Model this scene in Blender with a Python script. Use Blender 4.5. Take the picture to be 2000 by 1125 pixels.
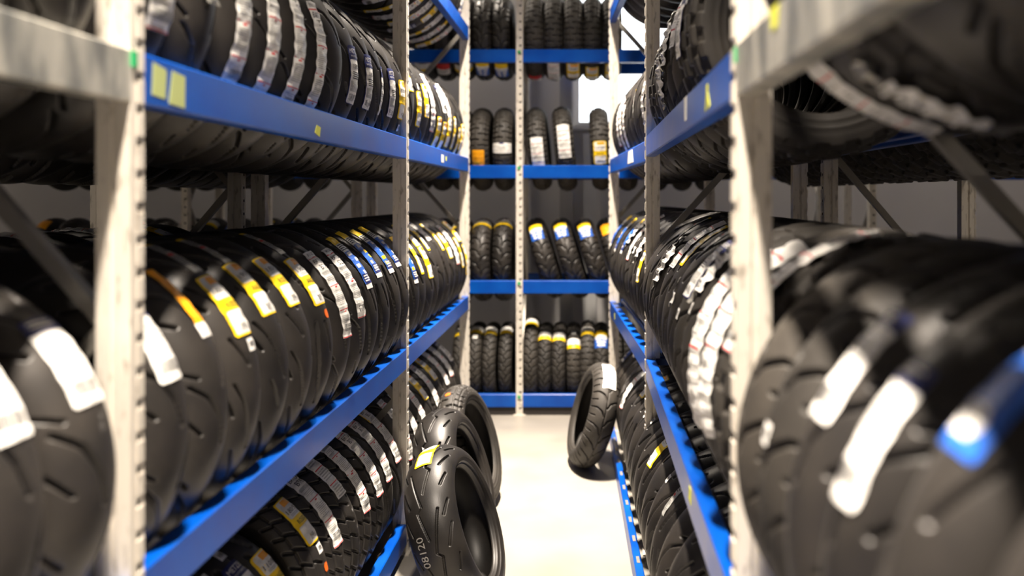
import bpy, math, random
import numpy as np
from mathutils import Matrix, Vector, Euler

random.seed(7)
PI = math.pi
for o in list(bpy.data.objects):
    bpy.data.objects.remove(o, do_unlink=True)
scene = bpy.context.scene
COL = scene.collection

# ------------------------------------------------------------------ camera
F = 1750.0                 # focal length in pixels of the 2000 px wide frame
VX, VY = 1146.0, 383.0     # where the aisle runs to
H = 1.66                   # eye height
cam_d = bpy.data.cameras.new('camera')
cam = bpy.data.objects.new('camera', cam_d)
COL.objects.link(cam)
cam.location = (0, 0, H)
cam.rotation_euler = (PI / 2, 0, 0)
cam_d.sensor_width = 36.0
cam_d.lens = 36.0 * F / 2000.0
cam_d.shift_x = -(VX - 1000) / 2000.0
cam_d.shift_y = -(562.5 - VY) / 2000.0
cam_d.clip_start = 0.02
cam_d.dof.use_dof = True
cam_d.dof.focus_distance = 3.55
cam_d.dof.aperture_fstop = 1.35
scene.camera = cam

# ------------------------------------------------------------------ world, lights, exposure
world = bpy.data.worlds.new('world')
scene.world = world
world.use_nodes = True
wn = world.node_tree.nodes
wn['Background'].inputs[0].default_value = (0.93, 0.97, 1.0, 1)
wn['Background'].inputs[1].default_value = 4.0
scene.view_settings.view_transform = 'Standard'
scene.view_settings.look = 'None'
scene.view_settings.gamma = 1.0
scene.view_settings.exposure = 0.0
scene.view_settings.use_curve_mapping = False

CEIL = 5.4
LAMPS = [(-0.26, 0.60, 265), (-0.26, 5.0, 255), (-3.3, 3.0, 20), (3.0, 3.0, 24), (-1.7, 7.66, 90), (2.2, 7.66, 90)]  # last two are added only to brighten the back wall
for i, (lx, ly, pw) in enumerate(LAMPS):
    ld = bpy.data.lights.new('ceiling_lamp_light', 'AREA')
    ld.shape = 'RECTANGLE'
    ld.size = 0.16
    ld.size_y = 0.7
    ld.energy = pw
    ld.color = (1.0, 0.87, 0.73)
    ld.spread = math.radians(74)
    lo = bpy.data.objects.new('ceiling_lamp_light', ld)
    COL.objects.link(lo)
    if ly > 7:  # the added back-wall pair
        ld.size, ld.size_y = 0.14, 0.7
        ld.spread = PI
    lo.location = (lx, ly, CEIL - 0.235)

# ------------------------------------------------------------------ materials
def srgb(r, g, b):
    f = lambda c: (c / 255 / 12.92) if c / 255 <= 0.04045 else ((c / 255 + 0.055) / 1.055) ** 2.4
    return (f(r), f(g), f(b), 1.0)

def new_mat(name, col, rough=0.5, metal=0.0, spec=0.5):
    m = bpy.data.materials.new(name)
    m.use_nodes = True
    b = m.node_tree.nodes['Principled BSDF']
    b.inputs['Base Color'].default_value = col
    b.inputs['Roughness'].default_value = rough
    b.inputs['Metallic'].default_value = metal
    b.inputs['Specular IOR Level'].default_value = spec
    return m

def noise_mix(m, c1, c2, scale=8.0, detail=6.0, lo=0.4, hi=0.65, stretch=None, bump=0.0, coord='Object', rough=None):
    nt = m.node_tree
    b = nt.nodes['Principled BSDF']
    tc = nt.nodes.new('ShaderNodeTexCoord')
    mp = nt.nodes.new('ShaderNodeMapping')
    if stretch:
        mp.inputs['Scale'].default_value = stretch
    nz = nt.nodes.new('ShaderNodeTexNoise')
    nz.inputs['Scale'].default_value = scale
    nz.inputs['Detail'].default_value = detail
    rp = nt.nodes.new('ShaderNodeValToRGB')
    rp.color_ramp.elements[0].position = lo
    rp.color_ramp.elements[1].position = hi
    rp.color_ramp.elements[0].color = c1
    rp.color_ramp.elements[1].color = c2
    nt.links.new(tc.outputs[coord], mp.inputs['Vector'])
    nt.links.new(mp.outputs['Vector'], nz.inputs['Vector'])
    nt.links.new(nz.outputs['Fac'], rp.inputs['Fac'])
    nt.links.new(rp.outputs['Color'], b.inputs['Base Color'])
    if rough:
        mr = nt.nodes.new('ShaderNodeMapRange')
        mr.inputs['To Min'].default_value = rough[0]
        mr.inputs['To Max'].default_value = rough[1]
        nt.links.new(nz.outputs['Fac'], mr.inputs['Value'])
        nt.links.new(mr.outputs['Result'], b.inputs['Roughness'])
    if bump:
        bp = nt.nodes.new('ShaderNodeBump')
        bp.inputs['Strength'].default_value = bump
        bp.inputs['Distance'].default_value = 0.004
        nt.links.new(nz.outputs['Fac'], bp.inputs['Height'])
        nt.links.new(bp.outputs['Normal'], b.inputs['Normal'])
    return nz, rp

def rubber_mat(name, ca, cb, ra, rb):
    """black rubber with dusty patches; every tyre a slightly different shade"""
    m = new_mat(name, ca, 0.5)
    nt = m.node_tree
    b = nt.nodes['Principled BSDF']
    nz, rp = noise_mix(m, ca, cb, 7.0, 8.0, 0.35, 0.75, rough=(ra, rb))
    oi = nt.nodes.new('ShaderNodeObjectInfo')
    mr = nt.nodes.new('ShaderNodeMapRange')
    mr.inputs['To Min'].default_value = 0.75
    mr.inputs['To Max'].default_value = 1.35
    nt.links.new(oi.outputs['Random'], mr.inputs['Value'])
    mx = nt.nodes.new('ShaderNodeVectorMath')
    mx.operation = 'SCALE'
    nt.links.new(rp.outputs['Color'], mx.inputs[0])
    nt.links.new(mr.outputs['Result'], mx.inputs['Scale'])
    nt.links.new(mx.outputs['Vector'], b.inputs['Base Color'])
    tc = nt.nodes.new('ShaderNodeTexCoord')
    n2 = nt.nodes.new('ShaderNodeTexNoise')
    n2.inputs['Scale'].default_value = 260
    nt.links.new(tc.outputs['Object'], n2.inputs['Vector'])
    bp = nt.nodes.new('ShaderNodeBump')
    bp.inputs['Strength'].default_value = 0.12
    bp.inputs['Distance'].default_value = 0.002
    nt.links.new(n2.outputs['Fac'], bp.inputs['Height'])
    nt.links.new(bp.outputs['Normal'], b.inputs['Normal'])
    return m

M = {}
M['rubber'] = rubber_mat('black_rubber', (0.0135, 0.0122, 0.0114, 1), (0.030, 0.0255, 0.0215, 1), 0.32, 0.55)
M['rubber_dull'] = rubber_mat('dusty_rubber', (0.019, 0.0165, 0.014, 1), (0.040, 0.034, 0.027, 1), 0.5, 0.75)
M['blue'] = new_mat('blue_paint', srgb(10, 82, 176), 0.24)
noise_mix(M['blue'], srgb(0, 64, 156), srgb(4, 82, 176), 5, 8, 0.35, 0.7, rough=(0.22, 0.40))
M['blue'].node_tree.nodes['Principled BSDF'].inputs['Coat Weight'].default_value = 0.0
M['blue'].node_tree.nodes['Principled BSDF'].inputs['Specular IOR Level'].default_value = 0.3
M['blue'].node_tree.nodes['Principled BSDF'].inputs['Coat Roughness'].default_value = 0.12
M['galv'] = new_mat('galvanised_beam', srgb(190, 188, 180), 0.38, 0.55)
noise_mix(M['galv'], srgb(128, 130, 128), srgb(206, 203, 192), 16, 6, 0.35, 0.65, rough=(0.28, 0.5), stretch=(1.0, 1.0, 0.35))
M['post'] = new_mat('upright_steel', srgb(206, 200, 188), 0.42, 0.15)
nzp, rpp = noise_mix(M['post'], srgb(166, 158, 146), srgb(222, 215, 203), 60, 10, 0.30, 0.44, stretch=(1, 1, 0.3), rough=(0.35, 0.55))
M['slot'] = new_mat('recess_shade', srgb(38, 34, 32), 0.7)  # dark colour stands in for shade in slots and under the end rack
M['brace'] = new_mat('brace_steel', srgb(150, 146, 138), 0.4, 0.45)
M['rail'] = new_mat('support_rail_steel', srgb(28, 60, 120), 0.4, 0.1)
M['floor'] = new_mat('painted_concrete', srgb(226, 220, 206), 0.42)
noise_mix(M['floor'], srgb(139, 134, 125), srgb(152, 147, 138), 2.2, 9, 0.3, 0.62, rough=(0.3, 0.5))
M['wall'] = new_mat('wall_paint', srgb(178, 176, 172), 0.7)
noise_mix(M['wall'], srgb(214, 212, 211), srgb(226, 224, 222), 1.5, 6, 0.3, 0.7)
M['ceiling'] = new_mat('ceiling_sheet', srgb(136, 134, 130), 0.7)
M['white_metal'] = new_mat('white_metal', srgb(226, 226, 224), 0.4)
M['grey_metal'] = new_mat('grey_column', srgb(176, 176, 176), 0.35, 0.3)
M['paper'] = new_mat('white_paper', srgb(233, 231, 226), 0.38)
noise_mix(M['paper'], srgb(216, 214, 208), srgb(236, 234, 230), 40, 3, 0.35, 0.6, bump=0.25)
M['grey_paper'] = new_mat('grey_print', srgb(168, 168, 164), 0.35)
M['clear'] = new_mat('silver_film', srgb(150, 148, 142), 0.22, 0.35)
M['yellow'] = new_mat('yellow_print', srgb(248, 208, 20), 0.42)
M['amber'] = new_mat('amber_print', srgb(244, 164, 18), 0.42)
M['orange'] = new_mat('orange_print', srgb(236, 106, 30), 0.45)
M['navy'] = new_mat('navy_print', srgb(26, 34, 92), 0.42)
M['sky'] = new_mat('blue_print', srgb(34, 92, 186), 0.42)
M['red'] = new_mat('red_print', srgb(206, 42, 44), 0.45)
M['ink'] = new_mat('black_ink', srgb(34, 34, 38), 0.5)
M['green'] = new_mat('green_clip', srgb(24, 160, 96), 0.4)
M['tape'] = new_mat('pale_tape', srgb(176, 186, 120), 0.45)
M['lime'] = new_mat('lime_sticker', srgb(222, 224, 70), 0.5)
M['chalk'] = new_mat('stamped_ink', srgb(150, 146, 140), 0.7)
lampm = bpy.data.materials.new('lamp_diffuser')
lampm.use_nodes = True
lb = lampm.node_tree.nodes['Principled BSDF']
lb.inputs['Base Color'].default_value = (0.9, 0.9, 0.88, 1)
lb.inputs['Emission Color'].default_value = (1.0, 0.88, 0.70, 1)
lb.inputs['Emission Strength'].default_value = 6.0
M['lamp'] = lampm
gl = bpy.data.materials.new('window_glass')
gl.use_nodes = True
nt = gl.node_tree
nt.nodes.clear()
out = nt.nodes.new('ShaderNodeOutputMaterial')
mixn = nt.nodes.new('ShaderNodeMixShader')
tr = nt.nodes.new('ShaderNodeBsdfTransparent')
gs = nt.nodes.new('ShaderNodeBsdfGlossy')
gs.inputs['Roughness'].default_value = 0.03
mixn.inputs[0].default_value = 0.08
nt.links.new(tr.outputs[0], mixn.inputs[1])
nt.links.new(gs.outputs[0], mixn.inputs[2])
nt.links.new(mixn.outputs[0], out.inputs[0])
M['glass'] = gl

# ------------------------------------------------------------------ helpers
def mesh_from(name, verts, faces, mats, fmat=None, smooth=False):
    me = bpy.data.meshes.new(name)
    me.from_pydata(verts, [], faces)
    for m in mats:
        me.materials.append(m)
    if fmat is not None:
        me.polygons.foreach_set('material_index', fmat)
    if smooth:
        me.polygons.foreach_set('use_smooth', [True] * len(me.polygons))
    me.update()
    return me

def link(name, me, parent=None, loc=None):
    o = bpy.data.objects.new(name, me)
    COL.objects.link(o)
    if parent:
        o.parent = parent
    if loc:
        o.location = loc
    return o

def tag(o, label, cat, group=None):
    o['label'] = label
    o['category'] = cat
    if group:
        o['group'] = group
    return o

class MB:
    """collects quads; several materials by index"""
    def __init__(s):
        s.v = []; s.f = []; s.m = []
    def quad(s, a, b, c, d, m=0):
        n = len(s.v)
        s.v += [a, b, c, d]; s.f.append((n, n + 1, n + 2, n + 3)); s.m.append(m)
    def box(s, x0, x1, y0, y1, z0, z1, m=0, bev=0.0):
        if bev:
            # chamfer along the long x axis edges (a rolled steel beam)
            p = [(y0 + bev, z0), (y1 - bev, z0), (y1, z0 + bev), (y1, z1 - bev), (y1 - bev, z1), (y0 + bev, z1), (y0, z1 - bev), (y0, z0 + bev)]
            s.prism_x(p, x0, x1, m)
            return
        n = len(s.v)
        s.v += [(x, y, z) for x in (x0, x1) for y in (y0, y1) for z in (z0, z1)]
        for f in ((0, 1, 3, 2), (4, 6, 7, 5), (0, 4, 5, 1), (2, 3, 7, 6), (0, 2, 6, 4), (1, 5, 7, 3)):
            s.f.append(tuple(n + i for i in f)); s.m.append(m)
    def prism_x(s, p, x0, x1, m=0):
        n = len(s.v); k = len(p)
        s.v += [(x0, a, b) for a, b in p] + [(x1, a, b) for a, b in p]
        for i in range(k):
            j = (i + 1) % k
            s.f.append((n + i, n + k + i, n + k + j, n + j)[::-1]); s.m.append(m)
        s.f.append(tuple(n + i for i in range(k))); s.m.append(m)
        s.f.append(tuple(n + k + i for i in reversed(range(k)))); s.m.append(m)
    def prism_z(s, p, z0, z1, m=0, skip=()):
        n = len(s.v); k = len(p)
        s.v += [(a, b, z0) for a, b in p] + [(a, b, z1) for a, b in p]
        for i in range(k):
            if i in skip:
                continue
            j = (i + 1) % k
            s.f.append((n + i, n + j, n + k + j, n + k + i)); s.m.append(m)
        s.f.append(tuple(n + i for i in reversed(range(k)))); s.m.append(m)
        s.f.append(tuple(n + k + i for i in range(k))); s.m.append(m)
    def bar(s, a, b, w, h, m=0, side=(1, 0, 0)):
        """flat bar from a to b, w wide along side, h thick"""
        a = Vector(a); b = Vector(b); d = (b - a).normalized()
        sd = Vector(side).normalized(); t = d.cross(sd).normalized()
        n = len(s.v)
        for p in (a, b):
            for q in ((-1, -1), (1, -1), (1, 1), (-1, 1)):
                s.v.append(tuple(p + sd * q[0] * w / 2 + t * q[1] * h / 2))
        for i in range(4):
            j = (i + 1) % 4
            s.f.append((n + i, n + j, n + 4 + j, n + 4 + i)); s.m.append(m)
        s.f.append((n + 3, n + 2, n + 1, n)); s.m.append(m)
        s.f.append((n + 4, n + 5, n + 6, n + 7)); s.m.append(m)
    def tube_x(s, x0, x1, y, z, r, k=10, m=0):
        s.prism_x([(y + r * math.cos(2 * PI * i / k), z + r * math.sin(2 * PI * i / k)) for i in range(k)], x0, x1, m)
    def build(s, name, mats, parent=None, smooth=False):
        if not isinstance(mats, (list, tuple)):
            mats = [mats]
        return link(name, mesh_from(name, s.v, s.f, mats, s.m, smooth), parent)

def structure(o):
    o['kind'] = 'structure'
    return o

# ------------------------------------------------------------------ the room
X0, X1, Y0, Y1 = -5.6, 4.6, -4.2, 7.86
b = MB(); b.box(X0, X1, Y0, Y1, -0.08, 0.0)
structure(b.build('floor', M['floor']))
b = MB(); b.box(X0, X1, Y0, Y1, CEIL, CEIL + 0.1)
structure(b.build('ceiling', M['ceiling']))
b = MB(); b.box(X0 - 0.15, X0, Y0, Y1, 0, CEIL)
structure(b.build('wall_left', M['wall']))
b = MB(); b.box(X1, X1 + 0.15, Y0, Y1, 0, CEIL)
structure(b.build('wall_right', M['wall']))
b = MB(); b.box(X0, X1, Y0 - 0.15, Y0, 0, CEIL)
structure(b.build('wall_front', M['wall']))
WX0, WX1, WZ0, WZ1 = -0.11, 1.08, 2.27, 4.05
b = MB()
b.box(X0, WX0, Y1, Y1 + 0.2, 0, CEIL)
b.box(WX1, X1, Y1, Y1 + 0.2, 0, CEIL)
b.box(WX0, WX1, Y1, Y1 + 0.2, 0, WZ0)
b.box(WX0, WX1, Y1, Y1 + 0.2, WZ1, CEIL)
structure(b.build('wall_back', M['wall']))
b = MB()
t = 0.045
b.box(WX0, WX0 + t, Y1 + 0.06, Y1 + 0.12, WZ0, WZ1)
b.box(WX1 - t, WX1, Y1 + 0.06, Y1 + 0.12, WZ0, WZ1)
b.box(WX0 + t, WX1 - t, Y1 + 0.06, Y1 + 0.12, WZ0, WZ0 + t)
b.box(WX0 + t, WX1 - t, Y1 + 0.06, Y1 + 0.12, WZ1 - t, WZ1)
win = structure(b.build('window_1', M['white_metal']))
xm = 0.21
b = MB(); b.box(xm - 0.012, xm + 0.012, Y1 + 0.065, Y1 + 0.115, WZ0 + t, WZ1 - t)
b.build('mullion', M['white_metal'], win)
for xa, xb in ((WX0 + t, xm - 0.012), (xm + 0.012, WX1 - t)):
    b = MB(); b.box(xa, xb, Y1 + 0.087, Y1 + 0.093, WZ0 + t, WZ1 - t)
    b.build('pane', M['glass'], win)
b = MB(); b.box(WX0 - 0.04, WX1 + 0.04, Y1 - 0.05, Y1 + 0.06, WZ0 - 0.03, WZ0)
b.build('window_sill', M['white_metal'], win)
# column, conduit and pipe on the back wall
b = MB(); b.box(-0.235, -0.125, Y1 - 0.06, Y1, 0, CEIL, 0); b.box(-0.225, -0.2, Y1 - 0.075, Y1 - 0.06, 0, CEIL, 0)
structure(b.build('trim_1', M['grey_metal']))
b = MB(); b.box(-0.525, -0.495, Y1 - 0.03, Y1, 0.9, CEIL)
structure(b.build('trim_2', M['white_metal']))
b = MB(); b.box(-0.03, 0.085, Y1 - 0.045, Y1, 0, WZ0 - 0.06)
structure(b.build('trim_3', M['white_metal']))

# ceiling lamps (above the frame)
LN = ['above the near end of the aisle', 'above the far end of the aisle', 'over the aisle behind the left rack', 'over the aisle behind the right rack', 'added to brighten the back wall, left', 'added to brighten the back wall, right']
for (lx, ly, pw), nm in zip(LAMPS, LN):
    e = link('ceiling_lamp', None, None, (lx, ly, CEIL))
    tag(e, 'long white batten lamp on the ceiling ' + nm, 'lamp', 'ceiling batten lamps')
    b = MB(); b.box(-0.09, 0.09, -0.42, 0.42, -0.2, -0.16); b.box(-0.1, -0.09, -0.42, 0.42, -0.22, -0.16); b.box(0.09, 0.1, -0.42, 0.42, -0.22, -0.16)
    b.build('lamp_housing', M['white_metal'], e)
    for yy in (-0.3, 0.3):
        b = MB(); b.box(-0.006, 0.006, yy - 0.006, yy + 0.006, -0.16, 0.0)
        b.build('suspension_rod', M['grey_metal'], e)
    b = MB(); b.box(-0.08, 0.08, -0.36, 0.36, -0.215, -0.2)
    b.build('diffuser', M['lamp'], e)

# ------------------------------------------------------------------ racks
PITCH = 0.061
PW, PD = 0.064, 0.05       # upright: depth into the rack, width along the rack
_post_cache = {}
def upright_mesh(h, flip):
    """local: x along rack (0..PD), y into rack (0 = aisle face .. PW)"""
    key = (round(h, 3), flip)
    if key in _post_cache:
        return _post_cache[key]
    mb = MB()
    g = 0.005
    p = [(0, 0), (PD, 0), (PD, 0.026), (PD - g, 0.028), (PD - g, 0.036), (PD, 0.038), (PD, PW),
         (0, PW), (0, 0.038), (g, 0.036), (g, 0.028), (0, 0.026)]
    mb.prism_z(p, 0, h, 0, skip=(0,))
    ya, yb = (0.024, 0.040) if not flip else (0.010, 0.026)
    mb.quad((0, 0, 0), (ya, 0, 0), (ya, 0, h), (0, 0, h))
    mb.quad((yb, 0, 0), (PD, 0, 0), (PD, 0, h), (yb, 0, h))
    z = 0.0
    n = int(h / PITCH)
    for i in range(n):
        z0 = i * PITCH; s0 = z0 + 0.046; s1 = z0 + 0.058; z1 = (i + 1) * PITCH if i < n - 1 else h
        mb.quad((ya, 0, z0), (yb, 0, z0), (yb, 0, s0), (ya, 0, s0))
        mb.quad((ya, 0, s1), (yb, 0, s1), (yb, 0, z1), (ya, 0, z1))
        d = 0.014
        mb.quad((ya, 0, s0), (ya, d, s0), (ya, d, s1), (ya, 0, s1), 1)
        mb.quad((yb, d, s0), (yb, 0, s0), (yb, 0, s1), (yb, d, s1), 1)
        mb.quad((ya, 0, s0), (yb, 0, s0), (yb, d, s0), (ya, d, s0), 1)
        mb.quad((ya, d, s1), (yb, d, s1), (yb, 0, s1), (ya, 0, s1), 1)
        mb.quad((ya, d, s0), (yb, d, s0), (yb, d, s1), (ya, d, s1), 1)
        # pressed tab at the far edge of the face
        xa, xb = (PD - 0.028, PD - 0.002) if not flip else (-0.002, 0.030)
        mb.box(xa, xb, -0.0035 if flip else -0.0018, 0.002, z0 + 0.003, z0 + 0.043, 0)
    me = mesh_from('upright', mb.v, mb.f, [M['post'], M['slot']], mb.m)
    _post_cache[key] = me
    return me

class Rack:
    """local x = along, local -y = aisle side"""
    def __init__(s, name, label, loc, rotz, depth, group=None):
        s.e = link(name, None, None, loc)
        s.e.rotation_euler = (0, 0, rotz)
        tag(s.e, label, 'storage rack', group)
        s.depth = depth
    def frame(s, x, h=3.55, flip=False, phase=0.0, back=True, front=True):
        o = link('upright', upright_mesh(h, flip), s.e, (x, 0, 0))
        mb = MB(); mb.box(x - 0.02, x + PD + 0.02, -0.015, PW + 0.02, 0, 0.006)
        mb.build('foot_plate', M['post'], s.e)
        if not back:
            return
        o = link('upright', upright_mesh(h, flip), s.e, (x + PD, s.depth, 0)); o.rotation_euler = (0, 0, PI)
        mb = MB(); mb.box(x - 0.02, x + PD + 0.02, s.depth - PW - 0.02, s.depth + 0.015, 0, 0.006)
        mb.build('foot_plate', M['post'], s.e)
        z = phase
        ya, yb = PW - 0.012, s.depth - PW + 0.012
        step = 0.70
        while z + step < h:
            mb = MB()
            a, c = (ya, yb) if front else (yb, ya)
            mb.bar((x + PD / 2, a, z), (x + PD / 2, c, z + step), 0.028, 0.028)
            mb.build('brace', M['brace'], s.e)
            for yy, zz in ((a, z), (c, z + step)):
                bb = MB(); bb.box(x + PD / 2 - 0.022, x + PD / 2 + 0.022, yy - 0.012, yy + 0.012, zz - 0.012, zz + 0.012)
                bb.build('bolt', M['brace'], s.e)
            z += step; front = not front
    def beam(s, xa, xb, ztop, mat='blue', back=True, h=0.098, rails=None, proud=0.0, rail_z=None, rail_y=None):
        mb = MB(); mb.box(xa, xb, -proud, 0.045 - proud, ztop - h, ztop, 0, 0.004)
        o = mb.build('beam', M[mat], s.e)
        if back:
            mb = MB(); mb.box(xa, xb, s.depth - 0.045, s.depth, ztop - h, ztop, 0, 0.004)
            mb.build('beam', M['blue'], s.e)
        if rail_z is not None:
            for yy in rail_y:
                mb = MB(); mb.tube_x(xa, xb, yy, rail_z, 0.013)
                mb.build('support_rail', M['rail'], s.e)
            for xx in (xa + 0.001, xb - 0.011):
                mb = MB(); mb.box(xx, xx + 0.01, 0.045 - proud, s.depth - 0.045, rail_z - 0.043, rail_z - 0.013)
                mb.build('cross_bar', M['rail'], s.e)
        return o

def patch(parent, mat, pts, name='sticker', th=0.001):
    """thin polygon on a beam's aisle face; pts are (local x, local z)"""
    mb = MB()
    k = len(pts)
    mb.v = [(x, -th, z) for x, z in pts] + [(x, 0.0005, z) for x, z in pts]
    mb.f = [tuple(range(k))] + [(i, i + k, (i + 1) % k + k, (i + 1) % k) for i in range(k)]
    mb.m = [0] * len(mb.f)
    return mb.build(name, M[mat], parent)

LX = -0.835
L1, L2, L3 = 1.64, 4.15, 6.33           # near side of the uprights along the aisle
UL, ML, BL = 1.93, 0.955, 0.14
left = Rack('storage_rack', 'long blue-beamed tyre rack along the left side of the aisle', (LX, 0, 0), PI / 2, 0.72)
for i, x in enumerate((-0.9, L1, L2, L3)):
    left.frame(x, phase=0.02, front=(i % 2 == 1))
LB = [(-0.9 + PD, L1), (L1 + PD, L2), (L2 + PD, L3)]
for i, (xa, xb) in enumerate(LB):
    left.beam(xa, xb, BL)
    left.beam(xa, xb, ML, rail_z=0.880, rail_y=(0.337 - 0.25, 0.337 + 0.25))
    ub = left.beam(xa, xb, UL, 'galv' if i == 0 else 'blue')
    if i == 1:
        lb1 = ub
    if i == 2:
        lb2 = ub
    if i:
        left.beam(xa, xb, 2.86)
# tapes and marks on the left upper beam
x = L1 + PD
patch(lb1, 'tape', [(x + 0.03, UL - 0.075), (x + 0.085, UL - 0.078), (x + 0.09, UL - 0.02), (x + 0.035, UL - 0.012)], 'tape_strip')
patch(lb1, 'tape', [(x + 0.10, UL - 0.085), (x + 0.17, UL - 0.088), (x + 0.172, UL - 0.022), (x + 0.115, UL - 0.018)], 'tape_strip')
patch(lb1, 'lime', [(2.75, UL - 0.075), (2.80, UL - 0.085), (2.81, UL - 0.055), (2.77, UL - 0.05)])
patch(lb2, 'paper', [(5.14, UL - 0.075), (5.23, UL - 0.075), (5.23, UL - 0.03), (5.14, UL - 0.03)])
patch(lb2, 'lime', [(5.3, UL - 0.06), (5.34, UL - 0.06), (5.34, UL - 0.035), (5.3, UL - 0.035)])
mb = MB(); mb.box(L1 + 0.001, L1 + 0.016, -0.005, 0.0, UL - 0.032, UL - 0.004)
mb.build('safety_clip', M['green'], left.e)

leftback = Rack('storage_rack', 'rear tyre rack standing back to back behind the left rack', (-1.60, 0, 0), PI / 2, 0.70)
for x in (L1, L2, L3):
    leftback.frame(x, flip=False, phase=0.3)
for i, (xa, xb) in enumerate(LB[1:]):
    for z in (0.14, ML, UL):
        leftback.beam(xa, xb, z)

RX = 0.275
R1, R2, R3 = 1.64, 4.15, 6.33
UR, MR = 1.94, 0.905
right = Rack('storage_rack', 'blue-beamed tyre rack along the near right side of the aisle', (RX, 0, 0), -PI / 2, 0.745)
for i, yy in enumerate((-0.9, R1, R2)):
    right.frame(-yy - PD, flip=True, phase=0.03, front=(i % 2 == 0))
for i, (ya, yb) in enumerate(((-0.9 + PD, R1), (R1 + PD, R2))):
    xa, xb = -yb, -ya
    mbm = right.beam(xa, xb, MR, rail_z=0.921, rail_y=(0.35 - 0.25, 0.35 + 0.25))
    ub = right.beam(xa, xb, UR, 'galv' if i == 0 else 'blue')
    if i == 0:
        rb0 = ub
    else:
        rb1 = ub
    if i:
        right.beam(xa, xb, 2.98)
# yellow ribbon sticker and bleached strip on the right upper beam
patch(rb1, 'lime', [(-2.085, UR - 0.085), (-2.06, UR - 0.08), (-2.045, UR - 0.055), (-2.03, UR - 0.085), (-2.0, UR - 0.078), (-2.03, UR - 0.045), (-2.03, UR - 0.025), (-2.06, UR - 0.025), (-2.06, UR - 0.045)])
patch(rb1, 'paper', [(-2.52, UR - 0.07), (-2.47, UR - 0.07), (-2.46, UR - 0.004), (-2.53, UR - 0.004)])
patch(rb0, 'lime', [(-1.33, UR - 0.035), (-1.29, UR - 0.035), (-1.28, UR - 0.002), (-1.34, UR - 0.002)])
patch(mbm, 'lime', [(-2.42, MR - 0.06), (-2.36, MR - 0.06), (-2.36, MR - 0.02), (-2.40, MR - 0.02)])
mb = MB(); mb.box(-R1 - 0.014, -R1 - 0.006, -0.004, 0.004, UR - 0.034, UR - 0.006)
mb.build('safety_clip', M['green'], right.e)

ang = math.atan2(RX - 0.16, R3 - R2)
rfar = Rack('storage_rack', 'blue-beamed tyre rack at the far right end of the aisle', (RX, R2 + PD, 0), -PI / 2 + ang, 0.745)
LEN = R3 - R2 - PD
rfar.frame(-LEN - PD, flip=True, phase=0.1)
rfm = rfar.beam(-LEN, 0, MR + 0.012, rail_z=0.921, rail_y=(0.34 - 0.25, 0.34 + 0.25))
rfu = rfar.beam(-LEN, 0, UR - 0.02)
rfar.beam(-LEN, 0, 2.98)
patch(rfu, 'paper', [(-0.85, UR - 0.1), (-0.55, UR - 0.1), (-0.6, UR - 0.03), (-0.8, UR - 0.03)])
patch(rfm, 'lime', [(-1.75, MR - 0.06), (-1.7, MR - 0.06), (-1.7, MR - 0.02), (-1.75, MR - 0.02)])
# low guard rail on the floor in front of the right rack
gx = lambda y: 0.155 + 0.0214 * (6.03 - y)
gr = link('guard_rail', None, None, (gx(6.2), 6.2, 0))
gr.rotation_euler = (0, 0, -PI / 2 + math.atan(0.0214))
tag(gr, 'low blue steel guard rail on the floor before the right rack', 'guard rail')
mb = MB(); mb.box(0.0, 4.4, 0.0, 0.035, 0.0, 0.095, 0, 0.004)
mb.build('rail_body', M['blue'], gr)
for i in range(18):
    mb = MB(); xx = 0.15 + i * 0.24
    mb.box(xx, xx + 0.07, 0.012, 0.026, 0.0945, 0.0965)
    mb.build('wear_plate', M['brace'], gr)

rightback = Rack('storage_rack', 'rear tyre rack standing back to back behind the right rack', (1.10, 0, 0), -PI / 2, 0.70)
for yy in (R1, R2):
    rightback.frame(-yy - PD, flip=True, phase=0.45)
for z in (0.14, MR, UR):
    rightback.beam(-R2, -R1 - PD, z)
    rightback.beam(-R3, -R2 - PD, z)

FY = 6.78
FL = [0.16, 1.02, 1.893, 2.77]
far = Rack('storage_rack', 'wide blue-beamed tyre rack across the far end of the aisle', (0, FY, 0), 0.0, 0.69)
FP = [-5.1, -3.07, -0.535, 1.75]
for x in FP:
    far.frame(x, phase=0.2)
for xa, xb in zip(FP[:-1], FP[1:]):
    for z in FL:
        far.beam(xa + PD, xb, z)
for xa, xb in zip(FP[:-1], FP[1:]):
    mb = MB(); mb.box(xa + PD + 0.002, xb - 0.002, 0.012, 0.022, 0.0, FL[0] - 0.098)  # dark strip put in for the shade below the bottom beam
    mb.build('under_beam_shade', M['slot'], far.e)
for z in FL:
    mb = MB(); mb.box(-0.535 + 0.012, -0.535 + 0.034, -0.008, -0.001, z - 0.03, z - 0.01)
    mb.build('safety_clip', M['green'], far.e)
far2 = Rack('storage_rack', 'end rack beyond the far right post, before the back wall', (0, FY, 0), 0.0, 0.69)
for x in (2.14, 4.2):
    far2.frame(x, phase=0.2)
for z in FL:
    far2.beam(2.14 + PD, 4.2, z)

# ------------------------------------------------------------------ tyres
class Prof:
    def __init__(s, R, W, D, A=1.40):
        s.R, s.W, s.D, s.A = R, W, D, A
P_WIDE = Prof(0.37, 0.0965, 0.088)
P_MID = Prof(0.33, 0.076, 0.066)
P_FRONT = Prof(0.335, 0.066, 0.060)
P_NARROW = Prof(0.33, 0.053, 0.046)
P_KNOB = Prof(0.37, 0.092, 0.055, 1.2)

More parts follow.
